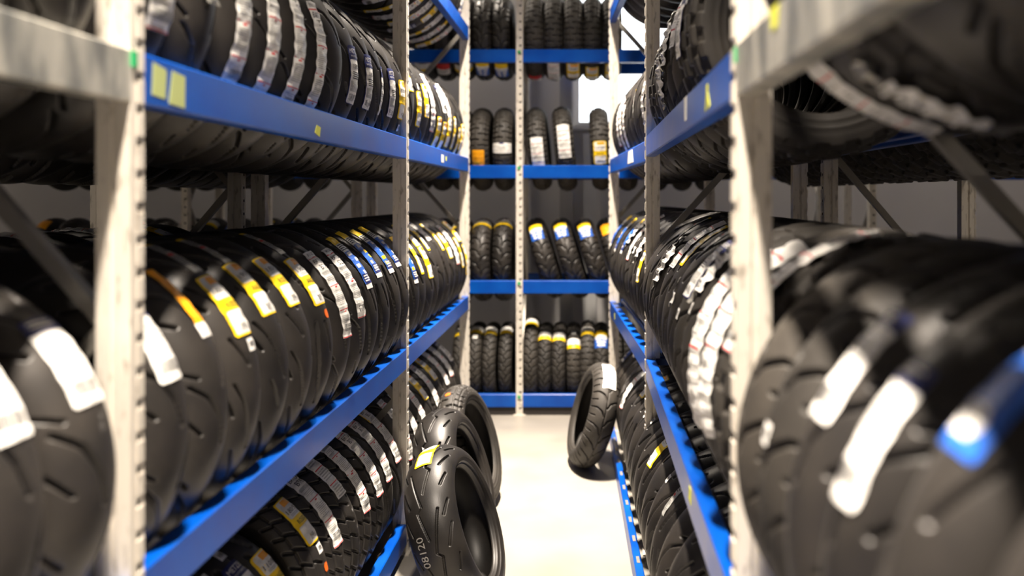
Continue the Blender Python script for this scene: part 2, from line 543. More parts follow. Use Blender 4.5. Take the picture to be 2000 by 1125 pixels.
# groove segments: (s0, v0, s1, v1, width mm); s in pitches round the tyre, v 0 crown .. 1 shoulder
TREAD = {
    'slash': (8, [(0, .10, .42, .42, 6), (.42, .42, .58, .60, 5), (.30, .62, .58, .92, 6), (.72, .22, .98, .48, 6)], []),
    'curve': (9, [(0, .03, .22, .14, 6), (.22, .14, .42, .34, 6), (.42, .34, .56, .68, 6), (.12, .52, .30, .90, 6), (.62, .50, .72, .86, 5)], []),
    'dash': (9, [(0, .12, .34, .30, 7), (.34, .30, .50, .58, 6), (.58, .56, .74, .90, 5), (.70, .16, .86, .26, 5)], []),
    'zig': (6, [(0, .02, .30, .20, 5), (.30, .20, .35, .07, 5), (.35, .07, .80, .36, 5), (.08, .50, .26, .68, 6), (.38, .45, .62, .70, 6), (.72, .50, .90, .70, 6)], []),
    'sweep': (7, [(0, .28, .28, .44, 6), (.28, .44, .58, .52, 6), (.58, .52, .80, .48, 6), (.50, .08, .78, .20, 6), (.08, .80, .40, .92, 5)], []),
    'block': (38, [(0, .06, .35, .34, 7), (.2, .42, .6, .68, 7), (.45, .75, .8, 1.0, 7)], [(.38, 4), (.71, 4)]),
    'chevron': (34, [(0, .0, .5, .30, 6), (.5, .30, .68, .70, 6), (.68, .70, .85, 1.0, 6)], []),
    'band': (22, [(0, 0, .06, .34, 8), (.06, .34, 0, .68, 8), (0, .68, .12, 1.02, 8), (.5, .42, .55, .95, 6)], [(.34, 5), (.68, 4)]),
    'wave': (20, [(0, .06, .3, .2, 7), (.3, .2, .5, .5, 7), (.5, .5, .55, .95, 7), (0.0, .55, .05, .95, 6)], [(0.0, 6)]),
}

def tread_depth(kind, S, V, p):
    C = 2 * PI * p.R
    half = p.A * (p.W + p.D) * 0.5 * 1.05
    if kind == 'knob':
        n = 26
        s = S / C * n
        a = np.abs(V)
        f1 = (s % 1.0); f2 = ((s + .5) % 1.0)
        ed = lambda f, lo, hi, e=0.05: np.clip((f - lo) / e, 0, 1) * np.clip((hi - f) / e, 0, 1)
        blk = ed(f1, .12, .80) * ed(a, -1, .27, .04)
        blk = np.maximum(blk, ed(f2, .15, .85) * ed(a, .36, .63, .04))
        blk = np.maximum(blk, ed(f1, .15, .75) * ed(a, .72, 1.05, .04))
        return (1 - blk) * 0.011
    n, segs, circ = TREAD[kind]
    pl = C / n
    d = np.zeros_like(S)
    for side in (1, -1):
        v = V * side
        sf = (S / pl + (0.5 if side < 0 else 0.0)) % 1.0
        for (s0, v0, s1, v1, w) in segs:
            w = w * 0.0015
            ax, ay, bx, by = s0 * pl, v0 * half, s1 * pl, v1 * half
            dx, dy = bx - ax, by - ay
            l2 = dx * dx + dy * dy
            for k in (-1, 0, 1):
                px = (sf + k) * pl; py = v * half
                tt = np.clip(((px - ax) * dx + (py - ay) * dy) / l2, 0, 1)
                ds = np.hypot(px - ax - tt * dx, py - ay - tt * dy)
                d = np.maximum(d, np.clip((w / 2 + 0.0009 - ds) / 0.0018, 0, 1))
        for (v0, w) in circ:
            ds = np.abs(v - v0) * half
            d = np.maximum(d, np.clip((w * 0.0005 + 0.0012 - ds) / 0.0024, 0, 1))
    return d * 0.011

_tyre_cache = {}
def tyre_mesh(kind, p, mat='rubber', M_=960, NV=72):
    key = (kind, id(p), mat)
    if key in _tyre_cache:
        return _tyre_cache[key]
    if p is not P_WIDE:
        M_, NV = 600, 44
    if kind == 'zig':
        M_, NV = 1000, 132
    R, W, D, A = p.R, p.W, p.D, p.A
    a = np.linspace(-A, A, NV)
    ty = W * np.sin(a); tr = R - D * (1 - np.cos(a))
    # inward normal of the profile
    dyv = W * np.cos(a); drv = -D * np.sin(a)
    L = np.hypot(dyv, drv)
    ny, nr = drv / L, -dyv / L
    ye, re = ty[-1], tr[-1]
    bead = R * 0.665
    side = [(ye * 1.012, re - 0.004), (ye * 1.0, re - 0.012), (ye * 1.005, re - 0.016)]
    h = re - bead
    for f, yf in ((.35, .985), (.5, .93), (.54, .945), (.58, .91), (.75, .83), (.79, .84), (.83, .80), (.93, .74), (1.0, .70)):
        if re - f * h < re - 0.018:
            side.append((ye * yf, re - f * h))
    side += [(ye * .62, bead - 0.003), (ye * .60, bead + 0.006), (ye * .72, bead + h * .30), (ye * .86, bead + h * .75), (ye * .80, re + (R - re) * .25 - .004), (ye * .45, R - 0.016 - (R - re) * .18)]
    sy = np.array([q[0] for q in side]); sr = np.array([q[1] for q in side])
    inner_y = np.concatenate([sy, [0.0], -sy[::-1]])
    inner_r = np.concatenate([sr, [R - 0.014], sr[::-1]])
    # ring order: tread (-A..A) then right side in, inside, left side out
    n_in = len(inner_y)
    N = NV + n_in
    th = np.linspace(0, 2 * PI, M_, endpoint=False)
    TH, AA = np.meshgrid(th, a, indexing='ij')
    dep = tread_depth(kind, TH * R, AA / A, p)
    fade = np.clip((1 - np.abs(AA / A)) / 0.04, 0, 1)
    if kind != 'knob':
        dep = dep * fade
    Y = np.empty((M_, N)); RR = np.empty((M_, N))
    Y[:, :NV] = ty[None] + ny[None] * dep
    RR[:, :NV] = tr[None] + nr[None] * dep
    Y[:, NV:] = inner_y[None]; RR[:, NV:] = inner_r[None]
    co = np.empty((M_, N, 3), dtype=np.float32)
    co[..., 0] = RR * np.cos(th)[:, None]
    co[..., 1] = Y
    co[..., 2] = RR * np.sin(th)[:, None]
    i = np.arange(M_)[:, None]; j = np.arange(N)[None]
    i2 = (i + 1) % M_; j2 = (j + 1) % N
    q = np.stack(np.broadcast_arrays(i * N + j, i * N + j2, i2 * N + j2, i2 * N + j), -1).reshape(-1, 4)
    q = q[:, ::-1]
    me = bpy.data.meshes.new('tyre')
    nf = len(q)
    me.vertices.add(M_ * N)
    me.vertices.foreach_set('co', co.reshape(-1))
    me.loops.add(nf * 4)
    me.loops.foreach_set('vertex_index', q.reshape(-1).astype(np.int32))
    me.polygons.add(nf)
    me.polygons.foreach_set('loop_start', np.arange(0, nf * 4, 4, dtype=np.int32))
    me.polygons.foreach_set('use_smooth', np.ones(nf, dtype=bool))
    me.materials.append(M[mat])
    me.update(calc_edges=True)
    _tyre_cache[key] = (me, co.reshape(-1, 3)[::7])
    return _tyre_cache[key]

PROTO = {
    'sport_slash': ('slash', P_WIDE, 'rubber'), 'sport_curve': ('curve', P_WIDE, 'rubber'), 'sport_dash': ('dash', P_WIDE, 'rubber'),
    'sport_zig': ('zig', P_WIDE, 'rubber'), 'sport_sweep': ('sweep', P_WIDE, 'rubber'), 'touring_block': ('block', P_WIDE, 'rubber'),
    'front_slash': ('slash', P_FRONT, 'rubber'), 'enduro_knob': ('knob', P_KNOB, 'rubber_dull'), 'scooter_band': ('band', P_MID, 'rubber_dull'),
    'city_chevron': ('chevron', P_NARROW, 'rubber_dull'), 'rain_wave': ('wave', P_MID, 'rubber'), 'city_band': ('band', P_NARROW, 'rubber_dull'),
    'road_wave': ('wave', P_WIDE, 'rubber_dull'),
}
DESC = {'sport_slash': 'sport tyre', 'sport_curve': 'sport tyre', 'sport_dash': 'sport tyre', 'sport_zig': 'sport tyre',
        'sport_sweep': 'smooth tyre', 'touring_block': 'ribbed tyre', 'front_slash': 'narrow tyre', 'enduro_knob': 'knobbly tyre',
        'scooter_band': 'block-tread tyre', 'city_chevron': 'chevron-tread tyre', 'rain_wave': 'road tyre', 'city_band': 'block-tread tyre',
        'road_wave': 'grooved tyre'}

# ------------------------------------------------------------------ paper labels stuck on the treads
_text_cache = {}
def text_geo(s):
    if s in _text_cache:
        return _text_cache[s]
    cu = bpy.data.curves.new('txt', 'FONT')
    cu.body = s
    cu.resolution_u = 2
    ob = bpy.data.objects.new('txt', cu)
    COL.objects.link(ob)
    dg = bpy.context.evaluated_depsgraph_get()
    me = ob.evaluated_get(dg).to_mesh()
    vs = np.array([v.co[:2] for v in me.vertices]); fs = [tuple(f.vertices) for f in me.polygons]
    ob.evaluated_get(dg).to_mesh_clear()
    bpy.data.objects.remove(ob, do_unlink=True)
    bpy.data.curves.remove(cu)
    vs -= vs.min(0)
    sz = vs.max(0)
    _text_cache[s] = (vs / sz, fs, sz[0] / sz[1])
    return _text_cache[s]

MATN = ['paper', 'grey_paper', 'clear', 'yellow', 'amber', 'orange', 'navy', 'sky', 'red', 'ink', 'chalk']
MI = {n: i for i, n in enumerate(MATN)}
class Label:
    def __init__(s, p, L, w, wrinkle=0.0012, lat=0.0, seed=0):
        s.p, s.L, s.w, s.wr, s.lat, s.seed = p, L, w, wrinkle, lat, seed
        s.v = []; s.f = []; s.m = []
    def pt(s, l, c, off):
        p = s.p
        y = c + s.lat
        q = max(-0.985, min(0.985, y / p.W))
        a = math.asin(q)
        wv = s.wr * (math.sin(l * 75 + s.seed) * math.sin(c * 110 + l * 37 + s.seed * 2) + 0.6 * math.sin(l * 171 + s.seed * 3) + 1.5)
        r = p.R - p.D * (1 - math.cos(a)) + 0.0012 + off + wv
        th = (s.L / 2 - l) / p.R
        return (r * math.cos(th), y, r * math.sin(th))
    def rect(s, l0, l1, c0, c1, mat, layer=0):
        """l along the length (metres from the top), c -1..1 across"""
        c0 *= s.w / 2; c1 *= s.w / 2
        nl = max(1, int(math.ceil(abs(l1 - l0) / 0.011))); nc = max(1, int(math.ceil(abs(c1 - c0) / 0.011)))
        base = len(s.v)
        for i in range(nl + 1):
            for j in range(nc + 1):
                s.v.append(s.pt(l0 + (l1 - l0) * i / nl, c0 + (c1 - c0) * j / nc, layer * 0.00035))
        for i in range(nl):
            for j in range(nc):
                a = base + i * (nc + 1) + j
                s.f.append((a, a + nc + 1, a + nc + 2, a + 1)); s.m.append(MI[mat])
        return s
    def rounded(s, l0, l1, c0, c1, mat, layer=0, r=0.008):
        """rectangle with clipped corners"""
        w2 = s.w / 2
        k = r / w2
        s.rect(l0 + r, l1 - r, c0, c1, mat, layer)
        for a, bb in ((l0, l0 + r), (l1 - r, l1)):
            n = 3
            for i in range(n):
                f0, f1 = i / n, (i + 1) / n
                la, lb2 = a + (bb - a) * f0, a + (bb - a) * f1
                mid = (f0 + f1) / 2
                q = mid if a == l0 else 1 - mid
                ins = (1 - math.sqrt(max(0, 1 - (1 - q) ** 2))) * k
                s.rect(la, lb2, c0 + ins, c1 - ins, mat, layer)
        return s
    def lines(s, l0, l1, n, mat='grey_paper', c0=-.85, c1=.85, layer=1):
        rnd = random.Random(s.seed + int(l0 * 1000))
        st = (l1 - l0) / n
        for i in range(n):
            e = c0 + (c1 - c0) * rnd.uniform(.55, 1)
            s.rect(l0 + i * st, l0 + i * st + st * .5, c0, e, mat, layer)
        return s
    def barcode(s, l0, l1, c0=-.7, c1=.7):
        rnd = random.Random(s.seed + 5)
        c = c0
        while c < c1:
            w = rnd.choice((.03, .05, .08))
            s.rect(l0, l1, c, min(c1, c + w), 'ink', 1)
            c += w + rnd.choice((.04, .06))
        return s
    def text(s, t, l0, h, mat='ink', c0=None, width=None, layer=2, along=False):
        vs, fs, asp = text_geo(t)
        w2 = s.w / 2
        tw = h * asp if width is None else width * s.w
        tw = min(tw, s.w * 0.94) if not along else tw
        st = -tw / 2 if c0 is None else c0 * w2
        base = len(s.v)
        for x, y in vs:
            if along:
                s.v.append(s.pt(l0 + (1 - x) * tw, st + (1 - y) * h, layer * 0.00035))
            else:
                s.v.append(s.pt(l0 + (1 - y) * h, st + x * tw, layer * 0.00035))
        for f in fs:
            s.f.append(tuple(base + i for i in f)); s.m.append(MI[mat])
        return s
    def mesh(s, name):
        return mesh_from(name, s.v, s.f, [M[n] for n in MATN], s.m, False)

_lab_cache = {}
def label_mesh(kind, p, var=0):
    key = (kind, id(p), var)
    if key in _lab_cache:
        return _lab_cache[key]
    sd = var * 1.7 + len(kind)
    if kind == 'strip_red':          # long white strip, red bands
        L = (0.40, 0.33, 0.29)[var % 3]
        l = Label(p, L, 0.094, 0.0020, 0, sd)
        l.rect(0, L, -1, 1, 'paper')
        l.text('BRIDGESTONE', 0.008, 0.011, 'ink', width=.8)
        l.rect(0.026, 0.031, -1, 1, 'red', 1)
        l.text('BATTLAX', 0.038, 0.018, 'ink', width=.84)
        l.text(('T31', 'BT45', 'S22')[var % 3], 0.062, 0.020, 'ink', width=.6)
        l.rect(0.090, 0.104, -.85, .85, 'grey_paper', 1)
        l.lines(0.112, 0.135, 4)
        q = 0.145
        while q < L - 0.06:
            l.rect(q, q + 0.003, -.95, .95, 'red', 1)
            l.rect(q + .006, q + .011, -.5, -.2, 'red', 1)
            l.lines(q + 0.02, q + 0.075, 9)
            q += 0.088
        l.barcode(L - 0.045, L - 0.022)
        l.rect(L - 0.004, L - 0.001, -1, 1, 'red', 1)
    elif kind == 'yellow_card':      # yellow bordered card
        L = 0.18
        l = Label(p, L, 0.098, 0.0012, 0, sd)
        l.rounded(0, L, -1, 1, 'yellow')
        l.rounded(0.005, 0.075, -.86, .86, 'paper', 1, .006)
        l.rect(0.008, 0.030, -.45, .75, 'amber', 2)
        l.text(('110/80', '180/55', '190/50')[var % 3], 0.042, 0.016, 'ink', width=.75, layer=3)
        l.lines(0.063, 0.072, 2, 'grey_paper', -.6, .6, 2)
        l.text(('ANGEL', 'ROSSO', 'ANGEL')[var % 3], 0.088, 0.016, 'ink', width=.6, layer=3)
        l.rounded(0.112, L - 0.005, -.86, .86, 'paper', 1, .006)
        l.barcode(L - 0.032, L - 0.012, -.4, .5)
    elif kind == 'navy_card':        # navy headed white card
        L = 0.215
        l = Label(p, L, 0.098, 0.0012, 0, sd)
        l.rounded(0, L, -1, 1, 'navy')
        l.text('METZELER', 0.012, 0.017, 'paper', width=.86, layer=2)
        l.text('MOTORCYCLE', 0.036, 0.007, 'paper', width=.8, layer=2)
        l.rounded(0.052, L - 0.003, -.93, .93, 'paper', 1, .006)
        l.text(('190/50', '180/55', '110/80')[var % 3], 0.068, 0.016, 'ink', width=.6, layer=3)
        l.lines(0.095, 0.125, 4, 'ink', -.7, .7, 2)
        l.rect(0.130, 0.168, -.85, .85, 'grey_paper', 2)
        l.barcode(L - 0.038, L - 0.012, -.8, .8)
    elif kind == 'navy_thin':
        L = 0.20
        l = Label(p, L, 0.030, 0.0012, 0, sd)
        l.rounded(0, L, -1, 1, 'paper', 0, .006)
        l.rect(0.0, 0.045, -1, 1, 'navy', 1)
        l.text('METZELER', 0.012, 0.010, 'paper', width=.86, layer=2)
        l.lines(0.07, 0.15, 8)
    elif kind == 'blue_strip':       # yellow headed, blue and white chequer strip
        L = 0.26
        l = Label(p, L, 0.084, 0.0012, 0, sd)
        l.rect(0, L, -1, 1, 'paper')
        l.rect(0, 0.045, -1, 1, 'yellow', 1)
        l.lines(0.05, 0.085, 4, 'ink', -.9, .9)
        l.rect(0.09, L - .02, -1, 1, 'sky', 1)
        rnd = random.Random(int(sd * 10))
        q = 0.095
        while q < L - 0.04:
            a = rnd.uniform(-.9, 0)
            l.rect(q, q + .016, a, a + rnd.uniform(.5, .9), rnd.choice(('paper', 'paper', 'yellow', 'grey_paper')), 2)
            q += rnd.uniform(.022, .034)
        l.rect(L - .06, L - .02, -.9, .9, 'navy', 2)
        l.lines(L - .055, L - .025, 3, 'paper', -.8, .8, 3)
    elif kind == 'short_blue':       # yellow over blue, short (far shelf)
        L = 0.16
        l = Label(p, L, 0.10, 0.001, 0, sd)
        l.rect(0, L, -1, 1, 'paper')
        l.rect(0, 0.045, -1, 1, 'yellow', 1)
        l.rect(0.07, L, -1, 1, 'sky', 1)
        for i in range(3):
            l.rect(0.075 + i * .028, .092 + i * .028, -.8 + .1 * i, -.1, 'paper', 2)
            l.rect(0.075 + i * .028, .092 + i * .028, .1, .8 - .1 * i, 'paper', 2)
    elif kind == 'grey_strip':
        L = 0.15
        l = Label(p, L, 0.048, 0.001, 0, sd)
        l.rect(0, L, -1, 1, 'grey_paper')
        l.rect(0, 0.012, -1, 1, 'yellow', 1)
        l.lines(0.02, 0.06, 5, 'ink', -.8, .8)
        l.rect(0.065, 0.075, -.9, .2, 'red', 1)
        l.lines(0.08, 0.14, 10, 'clear', -.9, .9)
    elif kind == 'amber_strip':
        L = 0.20
        l = Label(p, L, 0.040, 0.001, 0, sd)
        l.rounded(0, L, -1, 1, 'amber', 0, .008)
        l.rect(L - .035, L, -1.2, 1.2, 'paper', 1)
    elif kind == 'yellow_strip':
        L = 0.21
        l = Label(p, L, 0.066, 0.001, 0, sd)
        l.rounded(0, L, -1, 1, 'yellow', 0, .006)
        l.rect(0.008, 0.07, -.8, .8, 'paper', 1)
        l.rect(0.11, L - .01, -.8, .8, 'paper', 1)
        l.lines(0.02, 0.06, 4); l.lines(0.12, L - .02, 5)
    elif kind == 'white_card':
        L = 0.175
        l = Label(p, L, 0.092, 0.001, 0, sd)
        l.rounded(0, L, -1, 1, 'paper', 0, .01)
        l.lines(0.05, 0.10, 5); l.barcode(L - .045, L - .018)
        l.rect(0, 0.03, -1, 1, 'navy', 1)
        l.lines(0.006, 0.024, 2, 'paper', -.8, .8, 2)
    elif kind == 'white_strip':
        L = 0.26
        l = Label(p, L, 0.092, 0.0016, 0, sd)
        l.rect(0, L, -1, 1, 'paper')
        for i in range(3):
            l.rect(.05 + i * .075, .054 + i * .075, -.9, .9, 'red', 1)
            l.lines(.06 + i * .075, .11 + i * .075, 5)
    elif kind == 'wide_strip':
        L = 0.52
        l = Label(p, L, 0.12, 0.0024, 0, sd)
        l.rect(0, L * .62, -1, 1, 'paper')
        l.rect(L * .62, L, -.2, 1, 'paper')
        for i in range(4):
            l.rect(.06 + i * .085, .065 + i * .085, -.9, .9, 'red', 1)
            l.lines(.075 + i * .085, .12 + i * .085, 5, 'grey_paper', 0, .85)
    elif kind == 'cross_card':       # card lying across the tread
        L = 0.08
        l = Label(p, L, 0.14, 0.001, 0, sd)
        l.rect(0, L, -1, 1, 'paper')
        l.lines(.03, .055, 3, 'grey_paper', -.4, .5)
        l.rect(0.0, .01, -.3, .2, 'navy', 1)
    elif kind == 'amber_card':
        L = 0.12
        l = Label(p, L, 0.09, 0.001, 0, sd)
        l.rounded(0, L, -1, 1, 'amber', 0, .006)
        l.lines(L - .03, L - .012, 2, 'yellow', -.7, .7)
    elif kind == 'square':
        L = 0.032
        l = Label(p, L, 0.036, 0.0006, 0, sd)
        l.rect(0, L, -1, 1, 'paper')
        l.barcode(.008, .022, -.6, .6)
    elif kind == 'dot':
        L = 0.028
        l = Label(p, L, 0.030, 0.0004, 0.0, sd)
        l.rounded(0, L, -1, 1, 'orange', 0, .011)
    elif kind == 'wrap':             # wide paper band laid over the whole tread, white over yellow
        L = 0.085
        l = Label(p, L, p.W * 1.9, 0.0008, 0, sd)
        l.rect(0, L * .62, -1, 1, 'paper')
        l.rect(L * .62, L, -1, 1, 'yellow')
    elif kind == 'blue_card':        # big blue card with round white marks
        L = 0.20
        l = Label(p, L, 0.09, 0.001, 0, sd)
        l.rounded(0, L, -1, 1, 'sky', 0, .008)
        l.rect(0.0, 0.03, -1, 1, 'yellow', 1)
        l.rounded(0.045, 0.085, -.75, .6, 'paper', 1, .018)
        l.rounded(0.15, 0.185, -.6, .6, 'paper', 1, .016)
        l.rect(0.03, 0.045, .3, 1, 'yellow', 1)
    elif kind == 'red_card':
        L = 0.12
        l = Label(p, L, 0.10, 0.001, 0, sd)
        l.rect(0, L * .45, -1, 1, 'red')
        l.rect(L * .45, L, -1, 1, 'paper')
        l.lines(L * .55, L * .9, 3)
    elif kind == 'crumpled':         # crumpled film with paper scraps
        L = 0.24
        l = Label(p, L, 0.085, 0.006, 0, sd)
        l.rect(0, L, -1, .2, 'clear')
        l.rect(0.05, L - .04, -.3, 1, 'paper')
        l.lines(.07, .16, 6)
    elif kind == 'scraps':
        L = 0.12
        l = Label(p, L, 0.07, 0.003, 0, sd)
        l.rect(0, .03, -1, -.1, 'paper'); l.rect(.02, .10, -.3, .1, 'clear'); l.rect(.05, .085, .15, .9, 'paper')
        l.lines(.055, .08, 3, 'grey_paper', .2, .8)
    elif kind == 'stamp':            # factory numbers stamped in pale ink
        L = 0.15
        l = Label(p, L, 0.05, 0.0, -0.040, sd)
        l.text('08120', 0.0, 0.028, 'chalk', c0=-.5, along=True, width=2.6)
    me = l.mesh(kind)
    _lab_cache[key] = me
    return me

LNAME = {'dot': 'sticker', 'square': 'sticker', 'wrap': 'paper_band', 'stamp': 'stamped_number', 'crumpled': 'torn_label', 'scraps': 'torn_label'}
STK = {'strip_red': 'red-banded white strip', 'yellow_card': 'yellow-bordered label', 'navy_card': 'navy-headed white label', 'navy_thin': 'thin navy-headed label',
       'blue_strip': 'blue-and-yellow strip', 'short_blue': 'yellow-and-blue label', 'grey_strip': 'grey strip', 'amber_strip': 'amber strip', 'yellow_strip': 'yellow-and-white strip',
       'white_card': 'white label', 'white_strip': 'white paper strip', 'wide_strip': 'wide white strip', 'cross_card': 'crosswise white label', 'amber_card': 'amber label', 'square': 'small white sticker', 'dot': 'orange dot',
       'wrap': 'white-and-yellow paper band', 'blue_card': 'blue label', 'red_card': 'red-and-white label', 'crumpled': 'crumpled film label', 'scraps': 'torn paper scraps'}
ORD = ['first', 'second', 'third', 'fourth', 'fifth', 'sixth', 'seventh', 'eighth', 'ninth', 'tenth', 'eleventh', 'twelfth', 'thirteenth', 'fourteenth', 'fifteenth', 'sixteenth', 'seventeenth', 'eighteenth', 'nineteenth', 'twentieth', 'twenty-first', 'twenty-second']

def tyre(proto, loc, face, stickers, where, group, lean=0.0, spin=None, scale=1.0, drop=False, sq=1.0):
    """face = heading of the tread's front (radians); stickers = [(kind, var, elevation deg)]"""
    kind, p, mat = PROTO[proto]
    me, co = tyre_mesh(kind, p, mat)
    o = link('motorcycle_tyre', me)
    if spin is None:
        spin = random.uniform(0, 2 * PI)
    mtx = Matrix.Rotation(face, 3, 'Z') @ Matrix.Rotation(lean, 3, 'X') @ Matrix.Rotation(spin, 3, 'Y')
    o.rotation_euler = mtx.to_euler()
    o.scale = (scale, scale * sq, scale)
    x, y, z = loc
    if drop:
        A = np.array(mtx)
        z = z - float((co @ A.T)[:, 2].min()) * scale
    o.location = (x, y, z)
    main = next((STK[s[0]] for s in stickers if s[0] in STK), None)
    lab = DESC[proto] + ((' with ' + main) if main else '') + ', ' + where
    tag(o, lab, 'tyre', group)
    for s in stickers:
        c = link(LNAME.get(s[0], 'paper_label'), label_mesh(s[0], p, s[1]), o)
        rx = s[3] if len(s) > 3 else random.uniform(-0.02, 0.02)
        c.rotation_euler = (rx, -(math.radians(s[2]) + spin), 0)
        c.rotation_mode = 'YXZ'
        c.rotation_euler = Euler((0, -(math.radians(s[2]) + spin), 0), 'YXZ')
    return o

def jit(a):
    return random.uniform(-a, a)

SP = 0.208
# ---------------- left rack
def rowL(ys, z, xc, protos, stick, where, group, tilt=0.006, xj=0.006):
    for i, y in enumerate(ys):
        pr = protos[i % len(protos)] if isinstance(protos, list) else protos
        p = PROTO[pr][1]
        dr = 0.37 - p.R
        tyre(pr, (xc + jit(xj) * 0.6, y, z - dr), jit(tilt), stick[i] if i < len(stick) else [], ORD[i] + ' ' + where, group, lean=jit(tilt))

def rowR(ys, z, xc, protos, stick, where, group, tilt=0.006, face=PI):
    for i, y in enumerate(ys):
        pr = protos[i % len(protos)] if isinstance(protos, list) else protos
        p = PROTO[pr][1]
        dr = 0.37 - p.R
        xx = xc(y) if callable(xc) else xc
        gap = min([abs(y - q) for q in ys if q != y] + [0.2])
        tyre(pr, (xx, y, z - dr), face + jit(tilt), stick[i] if i < len(stick) else [], ORD[i] + ' ' + where, group, lean=jit(tilt), sq=min(1.0, (gap - 0.004) / (2 * p.W)))

Y1b = [1.80 + SP * i for i in range(12)]
Y2b = [4.315 + 0.199 * i for i in range(10)]
GL = 'tyres on the left rack'
GR = 'tyres on the right rack'
WLM = 'past near post, left rack middle shelf'
# middle shelf
rowL([1.52, 1.315, 1.11, 0.905], 1.18, -1.180, ['sport_curve', 'sport_curve', 'sport_slash', 'sport_dash'],
     [[('white_card', 0, 34)], [('white_card', 1, 33)], [], []], 'before near post, left rack middle shelf', GL)
rowL(Y1b, 1.18, -1.180, ['sport_curve', 'sport_curve', 'sport_slash', 'sport_slash', 'sport_slash', 'sport_sweep', 'sport_dash', 'sport_dash', 'sport_sweep', 'sport_sweep', 'sport_sweep', 'sport_sweep'],
     [[('white_card', 2, 31)], [('amber_strip', 0, 42)], [('grey_strip', 0, 64), ('yellow_card', 1, 36), ('square', 0, 18)], [('grey_strip', 1, 66), ('yellow_card', 2, 40)],
      [('yellow_card', 1, 40)], [('grey_strip', 0, 65), ('yellow_card', 2, 36), ('dot', 0, 17)], [('strip_red', 1, 26)], [('strip_red', 2, 29)],
      [('blue_strip', 0, 40)], [('blue_strip', 1, 44)], [('blue_strip', 2, 44)], [('blue_strip', 3, 46)]], WLM, GL, 0.005)
rowL(Y2b, 1.18, -1.180, ['sport_sweep', 'sport_slash', 'sport_dash', 'sport_slash', 'sport_curve'],
     [[('blue_strip', 4, 30)], [('yellow_strip', 0, 30)], [('yellow_card', 0, 50), ('yellow_card', 1, 22)], [('yellow_strip', 1, 46)], [('white_card', 0, 52)], [('yellow_strip', 2, 42)],
      [('yellow_card', 2, 30)], [('strip_red', 2, 30)], [('yellow_strip', 0, 18)], [('yellow_strip', 1, 8), ('yellow_card', 1, 42)]], 'past middle post, left rack middle shelf', GL)
# upper shelf
ZU = 2.110
rowL([1.52, 1.315, 1.11], ZU, -1.206, ['sport_curve', 'sport_slash'], [], 'before near post, left rack upper shelf', GL)
rowL(Y1b, ZU, -1.206, ['sport_dash'] * 6 + ['sport_curve', 'sport_slash', 'sport_slash', 'sport_slash', 'sport_slash', 'sport_dash'],
     [[('strip_red', 0, 12)], [('crumpled', 0, 15)], [('strip_red', 0, 2)], [('strip_red', 0, -4)], [('strip_red', 0, -2)], [('strip_red', 0, -5)], [],
      [('navy_card', 0, -2)], [('navy_card', 1, -2)], [('navy_thin', 0, -3)], [('navy_card', 2, -1)], [('yellow_card', 0, -2), ('square', 1, -22)]],
     'past near post, left rack upper shelf', GL, 0.005)
rowL(Y2b, ZU, -1.206, ['sport_slash', 'sport_dash', 'sport_curve', 'sport_sweep'],
     [[('yellow_card', 1, 22)], [('square', 0, 16), ('yellow_card', 0, -2)], [('yellow_card', 1, 8)], [('strip_red', 1, 10)], [('yellow_card', 2, -14)], [('yellow_card', 1, -16), ('white_card', 1, 20)],
      [('white_strip', 0, 20), ('yellow_card', 0, -10)], [('yellow_strip', 0, -8)], [('yellow_strip', 1, -16)], [('yellow_card', 2, -8), ('yellow_strip', 2, -20)]],
     'past middle post, left rack upper shelf', GL)
# top shelf
ZT = 2.86 + 0.181
rowL(Y1b, ZT, -1.206, ['sport_slash', 'sport_dash'], [], 'past near post, left rack top shelf', GL)
kk = ['yellow_strip', 'strip_red', 'yellow_card', 'white_card']
rowL(Y2b, ZT, -1.206, ['sport_slash', 'sport_dash'],
     [[(kk[i % 4], i % 3, -42 + jit(14)), (kk[(i + 1) % 4], (i + 1) % 3, -72 + jit(6))] for i in range(10)], 'past middle post, left rack top shelf', GL)
# bottom shelf, standing on the floor
Yb = [2.42, 2.56, 2.70, 2.90, 3.09, 3.29, 3.48, 3.68, 3.87, 4.06]
rowL(Yb, 0.371, -1.206, ['front_slash', 'front_slash', 'front_slash', 'touring_block', 'touring_block', 'touring_block', 'touring_block', 'touring_block', 'sport_slash', 'sport_slash'],
     [[('strip_red', 1, 33)], [('navy_card', 2, 38), ('square', 0, 62)], [('yellow_card', 0, 34)], [('yellow_card', 1, 42), ('square', 0, 24), ('dot', 0, 14)],
      [('strip_red', 1, 40)], [('white_strip', 1, 52)], [('strip_red', 0, 42)], [('strip_red', 1, 36)], [('strip_red', 1, 36)], [('strip_red', 1, 40), ('yellow_card', 1, 62)]],
     'past near post, left rack bottom shelf', GL)
rowL([4.31 + 0.21 * i for i in range(9)], 0.371, -1.206, ['sport_slash', 'touring_block', 'sport_dash'],
     [[('strip_red', 1, 30)], [('white_strip', 0, 34)], [('white_strip', 1, 38)], [('yellow_card', 0, 42)], [('strip_red', 1, 35)], [('yellow_card', 1, 46)], [('white_strip', 0, 40)], [('strip_red', 2, 44)], [('navy_card', 0, 48)]],
     'past middle post, left rack bottom shelf', GL)

